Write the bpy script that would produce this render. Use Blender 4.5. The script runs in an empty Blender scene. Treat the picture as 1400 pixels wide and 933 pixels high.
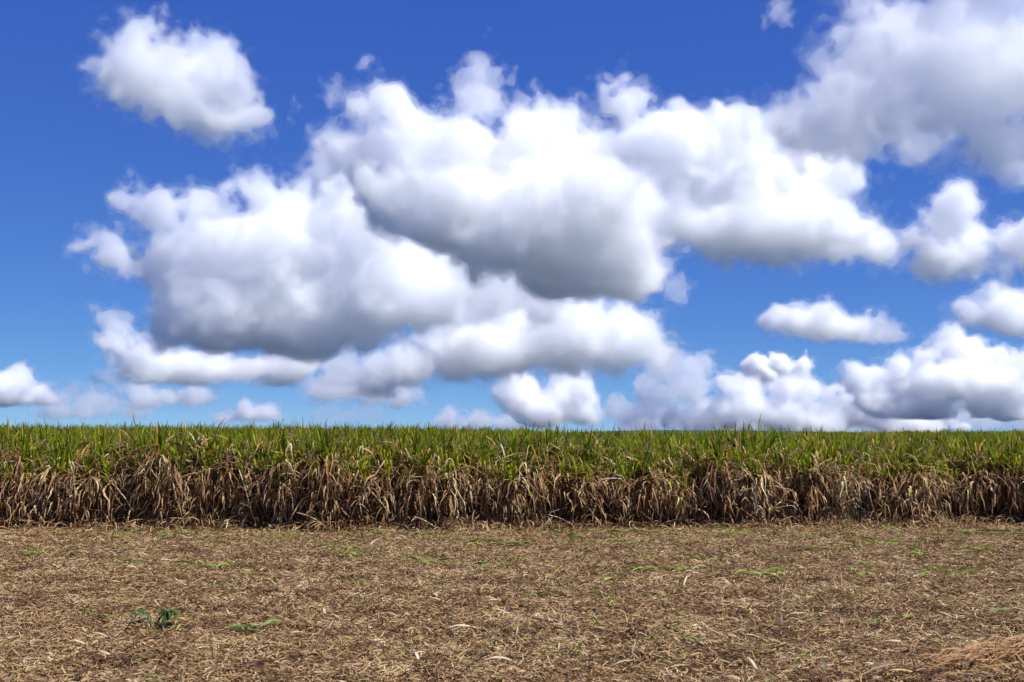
import bpy, bmesh, math, random
import numpy as np
from mathutils import Vector, Matrix
import openvdb

sc = bpy.context.scene
R = math.radians
# ---------------------------------------------------------------- camera
CAM_H = 2.45                      # standing on the headland bank
FPX = 1480.0                      # focal length in pixels of a 1400 px wide frame
HORIZON = 592.0
PITCH = math.atan((HORIZON - 466.5) / FPX)
cam_d = bpy.data.cameras.new('camera')
cam_d.sensor_width = 36.0
cam_d.lens = 36.0 * FPX / 1400.0
cam_d.clip_start = 0.1
cam_d.clip_end = 200000.0
cam = bpy.data.objects.new('camera', cam_d)
sc.collection.objects.link(cam)
cam.location = (0, 0, CAM_H)
cam.rotation_euler = (math.pi / 2 + PITCH, 0, 0)
sc.camera = cam
# ---------------------------------------------------------------- sun and sky
SUN_EL, SUN_AZ = R(57), R(120)    # azimuth clockwise from the view axis (+Y)
sun_dir = Vector((math.cos(SUN_EL) * math.sin(SUN_AZ), math.cos(SUN_EL) * math.cos(SUN_AZ), math.sin(SUN_EL)))
world = bpy.data.worlds.new('World')
sc.world = world
world.use_nodes = True
wn, wl = world.node_tree.nodes, world.node_tree.links
wn.clear()
sky = wn.new('ShaderNodeTexSky')
sky.sky_type = 'NISHITA'
sky.sun_disc = False
sky.sun_elevation = SUN_EL
sky.sun_rotation = SUN_AZ
sky.altitude = 3000
sky.air_density = 0.6
sky.dust_density = 0.0
sky.ozone_density = 6.0
bg = wn.new('ShaderNodeBackground')
bg.inputs['Strength'].default_value = 0.10
wo = wn.new('ShaderNodeOutputWorld')
# the camera's rendering of the deep trade-wind blue: one power and gain per channel over the whole sky
sep = wn.new('ShaderNodeSeparateColor'); comb = wn.new('ShaderNodeCombineColor')
wl.new(sky.outputs[0], sep.inputs[0])
for k, (p, gain) in enumerate(((0.86, 0.44), (0.74, 0.55), (0.34, 0.655))):
    a = wn.new('ShaderNodeMath'); a.operation = 'MULTIPLY'; a.inputs[1].default_value = 0.1
    b = wn.new('ShaderNodeMath'); b.operation = 'POWER'; b.inputs[1].default_value = p
    c = wn.new('ShaderNodeMath'); c.operation = 'MULTIPLY'; c.inputs[1].default_value = gain * 10
    wl.new(sep.outputs[k], a.inputs[0]); wl.new(a.outputs[0], b.inputs[0]); wl.new(b.outputs[0], c.inputs[0])
    wl.new(c.outputs[0], comb.inputs[k])
wl.new(comb.outputs[0], bg.inputs['Color'])
wl.new(bg.outputs[0], wo.inputs['Surface'])
sun_d = bpy.data.lights.new('sun', 'SUN')
sun_d.energy = 5.0
sun_d.angle = R(0.53)
sun_d.color = (1.0, 0.975, 0.935)
sun = bpy.data.objects.new('sun', sun_d)
sc.collection.objects.link(sun)
sun.rotation_euler = sun_dir.to_track_quat('Z', 'Y').to_euler()
sun.location = (30, -20, 40)
sc.view_settings.view_transform = 'Standard'
sc.view_settings.look = 'None'
sc.view_settings.exposure = 0.38
sc.view_settings.gamma = 1.0
sc.view_settings.use_curve_mapping = False
cy = sc.cycles
cy.use_denoising = True
cy.max_bounces = 30
cy.diffuse_bounces = 3
cy.glossy_bounces = 2
cy.transmission_bounces = 3
cy.transparent_max_bounces = 24
cy.volume_bounces = 28
cy.use_adaptive_sampling = True
cy.adaptive_threshold = 0.04
# ---------------------------------------------------------------- helpers
col = sc.collection

def link(name, data, parent=None):
    o = bpy.data.objects.new(name, data)
    col.objects.link(o)
    if parent is not None:
        o.parent = parent
    return o

def tag(o, label=None, cat=None, group=None, kind=None):
    if label: o['label'] = label
    if cat: o['category'] = cat
    if group: o['group'] = group
    if kind: o['kind'] = kind
    return o

_cp, _sp = math.cos(PITCH), math.sin(PITCH)
def at(px, py, Y):
    """world point at forward distance Y seen in direction (px, py)"""
    dx, dy = (px - 700.0) / FPX, (466.5 - py) / FPX
    f = _cp - dy * _sp
    t = Y / f
    return Vector((dx * t, Y, CAM_H + (dy * _cp + _sp) * t))
# ---------------------------------------------------------------- materials
def ramp_mat(name, stops, rough=0.6, spec=0.25, trans=0.0, noise=None, bump=0.0, obj_rand=0.25, patch=0.0):
    """colour picked per leaf (mesh island) and nudged per object, with grain along the surface"""
    m = bpy.data.materials.new(name)
    m.use_nodes = True
    nt = m.node_tree; n, l = nt.nodes, nt.links
    n.clear()
    out = n.new('ShaderNodeOutputMaterial')
    geo = n.new('ShaderNodeNewGeometry'); oi = n.new('ShaderNodeObjectInfo')
    ma = n.new('ShaderNodeMath'); ma.operation = 'MULTIPLY_ADD'; ma.inputs[1].default_value = obj_rand; ma.inputs[2].default_value = -obj_rand / 2
    l.new(oi.outputs['Random'], ma.inputs[0])
    ad = n.new('ShaderNodeMath'); ad.operation = 'ADD'; ad.use_clamp = True
    isl = geo.outputs['Random Per Island']
    if patch:                                             # drifts of lighter and darker pieces
        pn = n.new('ShaderNodeTexNoise'); pn.inputs['Scale'].default_value = 1.1; pn.inputs['Detail'].default_value = 5; pn.inputs['Roughness'].default_value = 0.65
        l.new(geo.outputs['Position'], pn.inputs['Vector'])
        pm = n.new('ShaderNodeMapRange'); pm.inputs[1].default_value = 0.3; pm.inputs[2].default_value = 0.7; pm.inputs[3].default_value = -patch; pm.inputs[4].default_value = patch
        l.new(pn.outputs[0], pm.inputs[0])
        pa = n.new('ShaderNodeMath'); pa.operation = 'ADD'; l.new(isl, pa.inputs[0]); l.new(pm.outputs[0], pa.inputs[1]); isl = pa.outputs[0]
    l.new(isl, ad.inputs[0]); l.new(ma.outputs[0], ad.inputs[1])
    cr = n.new('ShaderNodeValToRGB')
    e = cr.color_ramp.elements
    while len(e) < len(stops): e.new(0.5)
    for k, (p, c) in enumerate(stops):
        e[k].position = p; e[k].color = (*c, 1)
    l.new(ad.outputs[0], cr.inputs[0])
    colr = cr.outputs[0]
    if noise:
        tc = n.new('ShaderNodeTexCoord')
        no = n.new('ShaderNodeTexNoise'); no.inputs['Scale'].default_value = noise; no.inputs['Detail'].default_value = 4
        l.new(tc.outputs['Object'], no.inputs['Vector'])
        mr = n.new('ShaderNodeMapRange'); mr.inputs[1].default_value = 0.3; mr.inputs[2].default_value = 0.7
        mr.inputs[3].default_value = 0.72; mr.inputs[4].default_value = 1.25
        l.new(no.outputs[0], mr.inputs[0])
        mx = n.new('ShaderNodeMix'); mx.data_type = 'RGBA'; mx.blend_type = 'MULTIPLY'; mx.inputs[0].default_value = 1
        l.new(colr, mx.inputs[6]); l.new(mr.outputs[0], mx.inputs[7])
        colr = mx.outputs[2]
    bs = n.new('ShaderNodeBsdfPrincipled')
    bs.inputs['Roughness'].default_value = rough
    bs.inputs['Specular IOR Level'].default_value = spec
    l.new(colr, bs.inputs['Base Color'])
    sh = bs.outputs[0]
    if trans:
        tr = n.new('ShaderNodeBsdfTranslucent'); l.new(colr, tr.inputs['Color'])
        mi = n.new('ShaderNodeMixShader'); mi.inputs[0].default_value = trans
        l.new(bs.outputs[0], mi.inputs[1]); l.new(tr.outputs[0], mi.inputs[2]); sh = mi.outputs[0]
    l.new(sh, out.inputs['Surface'])
    return m

GREEN = [(0.0, (0.053, 0.086, 0.005)), (0.28, (0.131, 0.185, 0.007)), (0.55, (0.232, 0.282, 0.010)), (0.80, (0.363, 0.362, 0.016)), (0.90, (0.393, 0.266, 0.036)), (1.0, (0.553, 0.384, 0.072))]
M_GREEN = ramp_mat('cane_leaf_green', GREEN, 0.6, 0.2, 0.48, 6)
M_YELLOW = ramp_mat('cane_leaf_yellowing', [(p, (min(1, c[0] * 1.3), c[1] * 1.1, c[2])) for p, c in GREEN], 0.6, 0.2, 0.35, 6)
DRY = [(0.0, (0.117, 0.059, 0.029)), (0.28, (0.264, 0.141, 0.067)), (0.58, (0.430, 0.248, 0.115)), (0.84, (0.636, 0.413, 0.200)), (1.0, (0.700, 0.610, 0.332))]
M_DRY = ramp_mat('cane_leaf_dry', DRY, 0.62, 0.25, 0.38, 9)
M_STRAW = ramp_mat('cane_leaf_straw', [(p, tuple(min(.64, v * 1.3) for v in c)) for p, c in DRY], 0.6, 0.25, 0.25, 9)
M_STEM = ramp_mat('cane_stem', [(0.0, (.075, .045, .028)), (0.5, (.17, .11, .055)), (1.0, (.30, .22, .11))], 0.5, 0.35, 0, 14)
M_LITTER = ramp_mat('chopped_leaf_litter', [(0.0, (0.096, 0.050, 0.024)), (0.22, (0.198, 0.107, 0.052)), (0.50, (0.323, 0.189, 0.088)), (0.72, (0.438, 0.274, 0.129)), (0.84, (0.372, 0.285, 0.094)), (0.92, (0.46, 0.33, 0.17)), (1.0, (0.58, 0.45, 0.27))], 0.65, 0.25, 0.15, 25, patch=0.30)
M_PALE = ramp_mat('bleached_straw', [(0.0, (.40, .30, .17)), (1.0, (.68, .56, .38))], 0.55, 0.3, 0.1, 20)
M_FRESH = ramp_mat('fresh_cut_leaf', [(0.0, (.10, .125, .016)), (0.4, (.20, .25, .030)), (0.75, (.32, .40, .055)), (1.0, (.45, .48, .13))], 0.45, 0.35, 0.25, 12)
M_OLIVE = ramp_mat('wilted_cut_leaf', [(0.0, (.06, .060, .014)), (0.5, (.13, .125, .022)), (1.0, (.25, .23, .06))], 0.5, 0.3, 0.2, 12)
M_SAGE = ramp_mat('cool_green_leaf', [(0.0, (.045, .075, .015)), (0.5, (.12, .175, .035)), (1.0, (.26, .32, .09))], 0.6, 0.2, 0.25, 12)
M_WEED = ramp_mat('dark_weed_leaf', [(0.0, (0.020, 0.051, 0.006)), (0.6, (0.044, 0.099, 0.012)), (1.0, (0.140, 0.238, 0.035))], 0.5, 0.3, 0.2, 20)

# ---------------------------------------------------------------- strips and tubes
class MB:
    def __init__(s): s.v, s.f = [], []
    def strip(s, base, d, length, width, droop=0.2, segs=5, roll=None, rng=random, fold=0.0, kink=None, g=(0, 0, -1), wob=0.06):
        """a leaf blade: starts at base along d, bends by droop, tapers at both ends"""
        p = Vector(base); d = Vector(d).normalized(); G = Vector(g)
        side = d.cross(Vector((0, 0, 1)))
        if side.length < 0.05: side = Vector((rng.uniform(-1, 1), rng.uniform(-1, 1), 0))
        side.normalize()
        if roll is None: roll = rng.uniform(-0.7, 0.7)
        side = Matrix.Rotation(roll, 3, d) @ side
        tw = rng.uniform(-0.5, 0.5)
        i0 = len(s.v); step = length / segs
        for k in range(segs + 1):
            t = k / segs
            w = width * (0.45 + 1.5 * t if t < 0.3 else 0.9 * (1 - ((t - 0.3) / 0.7) ** 1.7) + 0.02)
            sd = (side - d * side.dot(d)).normalized()
            s.v.append(p - sd * w * 0.5); s.v.append(p + sd * w * 0.5)
            if kink and k == kink: d = (d + G * 2.2).normalized()
            d = (d + G * droop * (0.35 + 1.3 * t) / segs * 2 + Vector((rng.gauss(0, wob), rng.gauss(0, wob), rng.gauss(0, wob)))).normalized()
            side = Matrix.Rotation(tw * 2 / segs, 3, d) @ side
            p = p + d * step
        for k in range(segs):
            a = i0 + 2 * k
            s.f.append((a, a + 1, a + 3, a + 2))
    def tube(s, pts, r0, r1, sides=6):
        i0 = len(s.v); n = len(pts)
        for k, p in enumerate(pts):
            p = Vector(p)
            q = Vector(pts[min(k + 1, n - 1)]) - Vector(pts[max(k - 1, 0)])
            q.normalize()
            a = q.orthogonal().normalized(); b = q.cross(a)
            r = r0 + (r1 - r0) * k / (n - 1)
            for j in range(sides):
                t = 2 * math.pi * j / sides
                s.v.append(p + (a * math.cos(t) + b * math.sin(t)) * r)
        for k in range(n - 1):
            for j in range(sides):
                a = i0 + k * sides + j; b = i0 + k * sides + (j + 1) % sides
                s.f.append((a, b, b + sides, a + sides))
        s.f.append(tuple(i0 + j for j in range(sides))[::-1])
        s.f.append(tuple(i0 + (n - 1) * sides + j for j in range(sides)))
    def mesh(s, name, mat, smooth=True):
        me = bpy.data.meshes.new(name)
        me.from_pydata([tuple(v) for v in s.v], [], s.f)
        me.materials.append(mat)
        if smooth: me.polygons.foreach_set('use_smooth', [True] * len(me.polygons))
        me.update()
        return me

# ---------------------------------------------------------------- the lie of the land
def sstep(t):
    t = np.clip(t, 0, 1); return t * t * (3 - 2 * t)

_rx = np.array([-200, -60, -38, -16, 0, 9, 26, 38, 70, 200.])
_rz = np.array([.58, .58, .56, .50, .32, -.02, -.16, .10, .42, .42])
def land(x, y):
    """ground height: flat cut field, a low swell under the standing cane"""
    x = np.asarray(x, float); y = np.asarray(y, float)
    z = sstep((y - 32) / 50) * (1 - 0.8 * sstep((y - 100) / 160)) * np.interp(x, _rx, _rz)
    z = z + 0.03 * np.sin(x * 1.1 + 0.6 * np.sin(y * 0.5)) * np.sin(y * 0.9 + 1.3) * sstep((300 - y) / 200) + 0.02 * np.sin(y * 4.2 + 0.4 * np.sin(x * .7)) * sstep((30 - y) / 5)
    return z
def front(x):
    """where the standing cane begins"""
    x = np.asarray(x, float)
    return 27.3 + np.maximum(0, x + 1) * 0.105 + 0.14 * np.sin(x * 1.7) + 0.12 * np.sin(x * 0.63 + 1)

def axis(lo, hi, st, far):
    a = list(np.arange(lo, hi + 1e-6, st)); k = st
    while a[-1] < far: k *= 1.5; a.append(a[-1] + k)
    k = st
    while a[0] > -far: k *= 1.5; a.insert(0, a[0] - k)
    return np.array(a)
gx = axis(-50, 50, 1.0, 40000); gy = axis(4, 120, 0.8, 40000)
GX, GY = np.meshgrid(gx, gy, indexing='ij')
GZ = land(GX, GY)
gv = np.stack([GX, GY, GZ], -1).reshape(-1, 3)
ny = len(gy)
gf = [(i * ny + j, (i + 1) * ny + j, (i + 1) * ny + j + 1, i * ny + j + 1) for i in range(len(gx) - 1) for j in range(ny - 1)]
gm = bpy.data.meshes.new('ground'); gm.from_pydata(gv.tolist(), [], gf)
gm.polygons.foreach_set('use_smooth', [True] * len(gf))
M_GROUND = bpy.data.materials.new('trash_covered_soil'); M_GROUND.use_nodes = True
nt = M_GROUND.node_tree; n, l = nt.nodes, nt.links
bs = n['Principled BSDF']; bs.inputs['Roughness'].default_value = 0.9; bs.inputs['Specular IOR Level'].default_value = 0.1
geo = n.new('ShaderNodeNewGeometry')
n1 = n.new('ShaderNodeTexNoise'); n1.inputs['Scale'].default_value = 14; n1.inputs['Detail'].default_value = 8; n1.inputs['Roughness'].default_value = 0.7
l.new(geo.outputs['Position'], n1.inputs['Vector'])
cr = n.new('ShaderNodeValToRGB'); e = cr.color_ramp.elements
e[0].position = 0.3; e[0].color = (.07, .042, .028, 1); e[1].position = 0.7; e[1].color = (.20, .135, .088, 1)
l.new(n1.outputs[0], cr.inputs[0])
sx = n.new('ShaderNodeSeparateXYZ'); l.new(geo.outputs['Position'], sx.inputs[0])
mr = n.new('ShaderNodeMapRange'); mr.inputs[1].default_value = 90; mr.inputs[2].default_value = 180
l.new(sx.outputs['Y'], mr.inputs[0])
mx = n.new('ShaderNodeMix'); mx.data_type = 'RGBA'
l.new(mr.outputs[0], mx.inputs[0]); l.new(cr.outputs[0], mx.inputs[6]); mx.inputs[7].default_value = (.045, .055, .045, 1)
vl = n.new('ShaderNodeVectorMath'); vl.operation = 'LENGTH'; l.new(geo.outputs['Position'], vl.inputs[0])
m2 = n.new('ShaderNodeMapRange'); m2.inputs[1].default_value = 900; m2.inputs[2].default_value = 2500      # unseen far ground, blue added to cool the light bounced onto cloud bases
l.new(vl.outputs['Value'], m2.inputs[0])
mx2 = n.new('ShaderNodeMix'); mx2.data_type = 'RGBA'
l.new(m2.outputs[0], mx2.inputs[0]); l.new(mx.outputs[2], mx2.inputs[6]); mx2.inputs[7].default_value = (.03, .055, .085, 1)
l.new(mx2.outputs[2], bs.inputs['Base Color'])
bp = n.new('ShaderNodeBump'); bp.inputs['Strength'].default_value = 0.8; bp.inputs['Distance'].default_value = 0.03
l.new(n1.outputs[0], bp.inputs['Height']); l.new(bp.outputs[0], bs.inputs['Normal'])
gm.materials.append(M_GROUND)
tag(link('ground', gm), kind='structure')

# the far wooded rise behind the right half of the field
hb = np.random.default_rng(5)
hx = np.linspace(0, 420, 150); hy = np.linspace(700, 1000, 40)
HX, HY = np.meshgrid(hx, hy, indexing='ij')
prof = np.interp(HX, [0, 60, 100, 140, 230, 300, 420], [1.0, 3.8, 4.9, 5.0, 3.8, 2.2, 0.6])
HZ = prof * np.sin(np.clip((HY - 700) / 300, 0, 1) * math.pi) ** 0.6 + hb.uniform(-0.35, 0.35, HX.shape) - 0.6
HZ[:, 0] = HZ[:, -1] = -1.5; HZ[0] = HZ[-1] = -1.5
hv = np.stack([HX, HY, HZ], -1).reshape(-1, 3); ny = len(hy)
hf = [(i * ny + j, (i + 1) * ny + j, (i + 1) * ny + j + 1, i * ny + j + 1) for i in range(len(hx) - 1) for j in range(ny - 1)]
hm = bpy.data.meshes.new('hill'); hm.from_pydata(hv.tolist(), [], hf)
M_HILL = bpy.data.materials.new('far_woodland'); M_HILL.use_nodes = True
nt = M_HILL.node_tree; n, l = nt.nodes, nt.links
bs = n['Principled BSDF']; bs.inputs['Roughness'].default_value = 0.9
tc = n.new('ShaderNodeTexCoord'); n1 = n.new('ShaderNodeTexNoise'); n1.inputs['Scale'].default_value = 0.12; n1.inputs['Detail'].default_value = 6
l.new(tc.outputs['Object'], n1.inputs['Vector'])
cr = n.new('ShaderNodeValToRGB'); e = cr.color_ramp.elements
e[0].position = 0.35; e[0].color = (.016, .030, .012, 1); e[1].position = 0.7; e[1].color = (.045, .07, .022, 1)
l.new(n1.outputs[0], cr.inputs[0]); l.new(cr.outputs[0], bs.inputs['Base Color'])
hm.materials.append(M_HILL)
tag(link('hill', hm), kind='structure')

# ---------------------------------------------------------------- sugarcane
WIND = Vector((0.22, 0.06, 0))
def cane_clump(seed, nst=7, ndry=225, lean=0.0, H=1.58, mg=None, md=None, low=0.0):
    rng = random.Random(seed)
    st, dr, gr = MB(), MB(), MB()
    for i in range(nst):
        a = rng.uniform(0, 6.283); r = rng.uniform(0.02, 0.20)
        b = Vector((math.cos(a) * r, math.sin(a) * r, -0.03))
        tilt = rng.uniform(0.02, 0.22)
        a2 = a + rng.uniform(-0.8, 0.8)
        top = b + Vector((math.cos(a2) * tilt + lean, math.sin(a2) * tilt, 1)) * rng.uniform(H - 0.34, H + 0.14)
        mid = (b + top) * 0.5 + Vector((rng.gauss(0, .03), rng.gauss(0, .03), 0))
        st.tube([b, mid, top], 0.015, 0.011, 5)
        axis_d = (top - mid).normalized()
        for k in range(rng.randint(11, 14)):               # the green fan
            az = rng.uniform(0, 6.283) ; t = k / 11
            spread = rng.uniform(0.08, 0.6) * (1.15 - 0.6 * t)
            d = axis_d + Vector((math.cos(az), math.sin(az), 0)) * spread + WIND * 0.5
            ln = rng.uniform(0.40, 0.84)
            gr.strip(top - axis_d * (rng.uniform(-0.12, 0.2) + low * rng.random()), d, ln, rng.uniform(0.034, 0.056), rng.choice((0.08, 0.2, 0.45, 0.9)), 6, rng=rng,
                     kink=rng.choice((None, None, 3, 4)))
        for k in range(ndry // nst):                      # dead leaves hanging from the joints
            t = rng.uniform(0.05, 1.2) ** 0.75
            p = b.lerp(mid, t * 2) if t < 0.5 else mid.lerp(top, t * 2 - 1)
            az = rng.uniform(0, 6.283)
            up = rng.choice((0.9, 0.3, -0.4, 0.0, 1.6, 0.6))
            d = Vector((math.cos(az), math.sin(az), up))
            ln = rng.uniform(0.3, 0.95) * (0.55 + 0.55 * t)
            dr.strip(p, d, ln, rng.choice((rng.uniform(0.014, 0.03), rng.uniform(0.022, 0.048))), rng.uniform(0.3, 2.2), 6, rng=rng, kink=rng.choice((None, 1, 2, 3, 4)), wob=0.2)
    for k in range(26):                                   # trash about the foot
        az = rng.uniform(0, 6.283); r = rng.uniform(0.05, 0.42)
        dr.strip((math.cos(az) * r, math.sin(az) * r, rng.uniform(0.02, 0.30)), (rng.gauss(0, 1), rng.gauss(0, 1), rng.uniform(-0.2, 0.6)), rng.uniform(0.25, 0.6), rng.uniform(0.015, 0.034), 0.5, 4, rng=rng, wob=0.15)
    return st.mesh('stem_cluster', M_STEM), gr.mesh('leaf_crown', mg or M_GREEN), dr.mesh('dead_leaf_skirt', md or M_DRY)

# kinds of clump: how it looks in the front row, how its top looks behind
KINDS = [(dict(nst=8, ndry=345), 'with a thick brown dead-leaf skirt', 'with a broad full green top'),
         (dict(nst=6, ndry=144), 'with dark stems bared', 'with a thin loose green top'),
         (dict(nst=7, ndry=225, lean=-0.24), 'leaning to the left', 'leaning to the left'),
         (dict(nst=7, ndry=225, lean=0.24), 'leaning to the right', 'leaning to the right'),
         (dict(nst=7, ndry=285, md=M_STRAW), 'with a pale straw dead-leaf skirt', 'with a green top over pale straw'),
         (dict(nst=7, ndry=210, H=1.42, low=0.45), 'with green leaves hanging low', 'with green leaves hanging low'),
         (dict(nst=7, ndry=225, mg=M_YELLOW), 'with a yellowing top', 'with a yellowing top'),
         (dict(nst=8, ndry=255), 'with a narrow upright top', 'with a narrow upright top')]
PROTO = [cane_clump(100 + i, **k[0]) for i, k in enumerate(KINDS)]
def place_clump(x, y, s, k, rz, label, group, tilt=(0, 0)):
    o = link('sugarcane_clump', None)
    o.empty_display_size = 0.2
    o.location = (x, y, float(land(x, y)))
    o.rotation_euler = (tilt[0], tilt[1], rz); o.scale = (s[0], s[0], s[1])
    tag(o, label, 'sugarcane', group)
    out = []
    for nm, me in zip(('stem_cluster', 'leaf_crown', 'dead_leaf_skirt'), PROTO[k]):
        c = link(nm, me, o); c['kind'] = 'stuff'; out.append(c)
        if nm == 'dead_leaf_skirt': c.scale = (1.3, 1.3, 1.0)
    return out
rng = random.Random(11)
CROWNS, SKIRTS = [None] * 8, [None] * 8
GAPS = [80, 292, 442, 880, 1085]                          # dark openings between stools, by bearing
rows = [('front-row sugarcane clump', 'at the edge of the cut ground', 'front row of sugarcane clumps', 0.0, 0.30),
        ('second-row sugarcane clump', 'rising behind the front row', 'second row of sugarcane clumps', 0.6, 0.31),
        ('third-row sugarcane clump', 'showing over the second row', 'third row of sugarcane clumps', 1.3, 0.33)]
for ri, (who, where, grp, back, sp) in enumerate(rows):
    x = -14.9 - back * 0.6
    while x < 15.6 + back * 0.6:
        xx = x + rng.gauss(0, 0.06)
        yy = float(front(xx)) + 0.35 + back + rng.gauss(0, 0.13)
        bear = 700 + xx / yy * FPX
        hs = rng.uniform(0.86, 1.06) + (0.07 if bear < 600 else 0.03 if bear < 800 else 0)
        hs += 0.045 * math.sin(xx * 0.8 + 2) + 0.035 * math.sin(xx * 2.1)
        skip = False
        near_gap = False
        if ri == 0:
            for g in GAPS:
                w = 15 if g == 880 else 9
                if abs(bear - g) < w: skip = True
                elif abs(bear - g) < w + 15: near_gap = True
        tall = False
        if ri < 2 and min(abs(bear - q) for q in (45, 138, 268, 312, 372, 462, 548, 712)) < 9:
            hs = hs * 0.5 + 0.64; tall = True
        if not skip:
            k = rng.randrange(8)
            rz = rng.uniform(-0.5, 0.5) if k in (2, 3) else rng.uniform(0, 6.283)
            desc = KINDS[k][1 if ri == 0 else 2]
            if tall: lab = f'{who} {desc}, taller than its neighbours'
            elif near_gap: lab = f'{who} {desc}, beside a dark gap'
            else: lab = f'{who} {desc}, {where}'
            parts = place_clump(xx, yy, (rng.uniform(0.95, 1.18), hs), k, rz, lab, grp, (rng.gauss(0, .05), rng.gauss(0, .07)))
            if CROWNS[k] is None: CROWNS[k], SKIRTS[k] = parts[1], parts[2]
        x += sp

# ---------------------------------------------------------------- instanced stuff
def scatter(name, pts, rot, scl, idx, sources, mat_slot=None):
    me = bpy.data.meshes.new(name)
    me.vertices.add(len(pts)); me.vertices.foreach_set('co', np.asarray(pts, np.float32).ravel())
    for nm, ty, data in (('rot', 'FLOAT_VECTOR', rot), ('scl', 'FLOAT_VECTOR', scl)):
        at_ = me.attributes.new(nm, ty, 'POINT'); at_.data.foreach_set('vector', np.asarray(data, np.float32).ravel())
    at_ = me.attributes.new('idx', 'INT', 'POINT'); at_.data.foreach_set('value', np.asarray(idx, np.int32))
    o = link(name, me)
    ng = bpy.data.node_groups.new(name + '_scatter', 'GeometryNodeTree')
    ng.interface.new_socket('Geometry', in_out='INPUT', socket_type='NodeSocketGeometry')
    ng.interface.new_socket('Geometry', in_out='OUTPUT', socket_type='NodeSocketGeometry')
    N, L = ng.nodes, ng.links
    gi, go = N.new('NodeGroupInput'), N.new('NodeGroupOutput')
    g2i = N.new('GeometryNodeGeometryToInstance')
    for src in reversed(sources):
        oi = N.new('GeometryNodeObjectInfo'); oi.inputs['Object'].default_value = src; oi.inputs['As Instance'].default_value = True
        oi.transform_space = 'ORIGINAL'
        jn = oi.outputs['Geometry']
        g2 = N.new('GeometryNodeGeometryToInstance'); L.new(jn, g2.inputs[0])
        L.new(g2.outputs[0], g2i.inputs[0])
    # join keeps each source as one instance
    N.remove(g2i)
    join = N.new('GeometryNodeJoinGeometry')
    for nd in [q for q in N if q.bl_idname == 'GeometryNodeGeometryToInstance']:
        L.new(nd.outputs[0], join.inputs[0])
    ip = N.new('GeometryNodeInstanceOnPoints')
    L.new(gi.outputs[0], ip.inputs['Points']); L.new(join.outputs[0], ip.inputs['Instance'])
    ip.inputs['Pick Instance'].default_value = True
    def attr(nm, ty):
        a = N.new('GeometryNodeInputNamedAttribute'); a.data_type = ty; a.inputs['Name'].default_value = nm
        return a.outputs['Attribute']
    e2r = N.new('FunctionNodeEulerToRotation')
    L.new(attr('rot', 'FLOAT_VECTOR'), e2r.inputs[0]); L.new(e2r.outputs[0], ip.inputs['Rotation'])
    L.new(attr('scl', 'FLOAT_VECTOR'), ip.inputs['Scale']); L.new(attr('idx', 'INT'), ip.inputs['Instance Index'])
    L.new(ip.outputs[0], go.inputs[0])
    md = o.modifiers.new('scatter', 'NODES'); md.node_group = ng
    o['kind'] = 'stuff'
    return o

nr = np.random.default_rng(21)
# the rest of the standing cane, row behind row to the skyline
px_, py_ = [], []
for (d0, d1, sp, sr) in ((2.2, 14, 0.42, 0.75), (14, 45, 0.6, 1.0), (45, 150, 1.1, 1.6)):
    y = d0
    while y < d1:
        w = (28 + y) * 0.52 + 4
        xs = np.arange(-w, w, sp); xs = xs + nr.normal(0, sp * 0.2, len(xs))
        px_.append(xs); py_.append(front(np.clip(xs, -30, 30)) + y + nr.normal(0, sr * 0.15, len(xs)))
        y += sr
for back in (0.35, 0.95, 1.6):                            # the first rows go on past both ends of the view
    for x0, x1 in ((-21, -15.1 - back * 0.6), (15.8 + back * 0.6, 22)):
        xs = np.arange(x0, x1, 0.32); px_.append(xs); py_.append(front(xs) + back + nr.normal(0, .1, len(xs)))
px_, py_ = np.concatenate(px_), np.concatenate(py_)
nF = len(px_)
pz = land(px_, py_)
idx = nr.integers(0, 8, nF)
hs = np.clip(nr.normal(0.98, 0.08, nF), .8, 1.2) + np.where(px_ < 0, 0.03, 0.0)
big = np.where(py_ > 75, 1.25, 1.0)
scl = np.stack([nr.uniform(.95, 1.2, nF) * big * 1.05, nr.uniform(.95, 1.2, nF) * big * 1.05, hs], 1)
rot = np.stack([nr.normal(0, .04, nF), nr.normal(0, .05, nF), nr.uniform(0, 6.283, nF)], 1)
fld = scatter('sugarcane_field', np.stack([px_, py_, pz], 1), rot, scl, idx, CROWNS)
tag(fld, 'standing green sugarcane filling the field behind the first rows to the skyline', 'sugarcane')
# dead leaves inside the first of those rows close the view between the stools
sel = (py_ - front(np.clip(px_, -30, 30))) < 5
dl = scatter('dead_cane_leaf_mass', np.stack([px_, py_, pz], 1)[sel], rot[sel], scl[sel], idx[sel], SKIRTS)
tag(dl, 'brown dead leaves hanging in the shade between the inner cane rows', 'dead leaves')

# chopped leaf litter over the cut ground
def litter_patch(seed, n, L0, L1, W0, W1, rad, zmax, tilt):
    rng = random.Random(seed); m = MB()
    for _ in range(n):
        a = rng.uniform(0, 6.283); r = rad * math.sqrt(rng.random())
        d = Vector((rng.gauss(0, 1), rng.gauss(0, 1), 0)).normalized() + Vector((0, 0, rng.gauss(0.05, tilt)))
        ln = rng.uniform(L0, L1) ** 1.0
        m.strip((math.cos(a) * r, math.sin(a) * r, rng.uniform(0.004, zmax)), d, ln, rng.uniform(W0, W1), rng.uniform(-0.1, 0.9), 3, roll=rng.gauss(0, 0.6), rng=rng, wob=0.16)
    return bpy.data.objects.new('litter_patch', m.mesh('litter_patch', M_LITTER))
LIT = [litter_patch(300 + i, 210, 0.03, 0.17, 0.007, 0.023, 0.34, 0.055, 0.25) for i in range(10)]
ys = []; xs = []
y = 9.0
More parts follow.
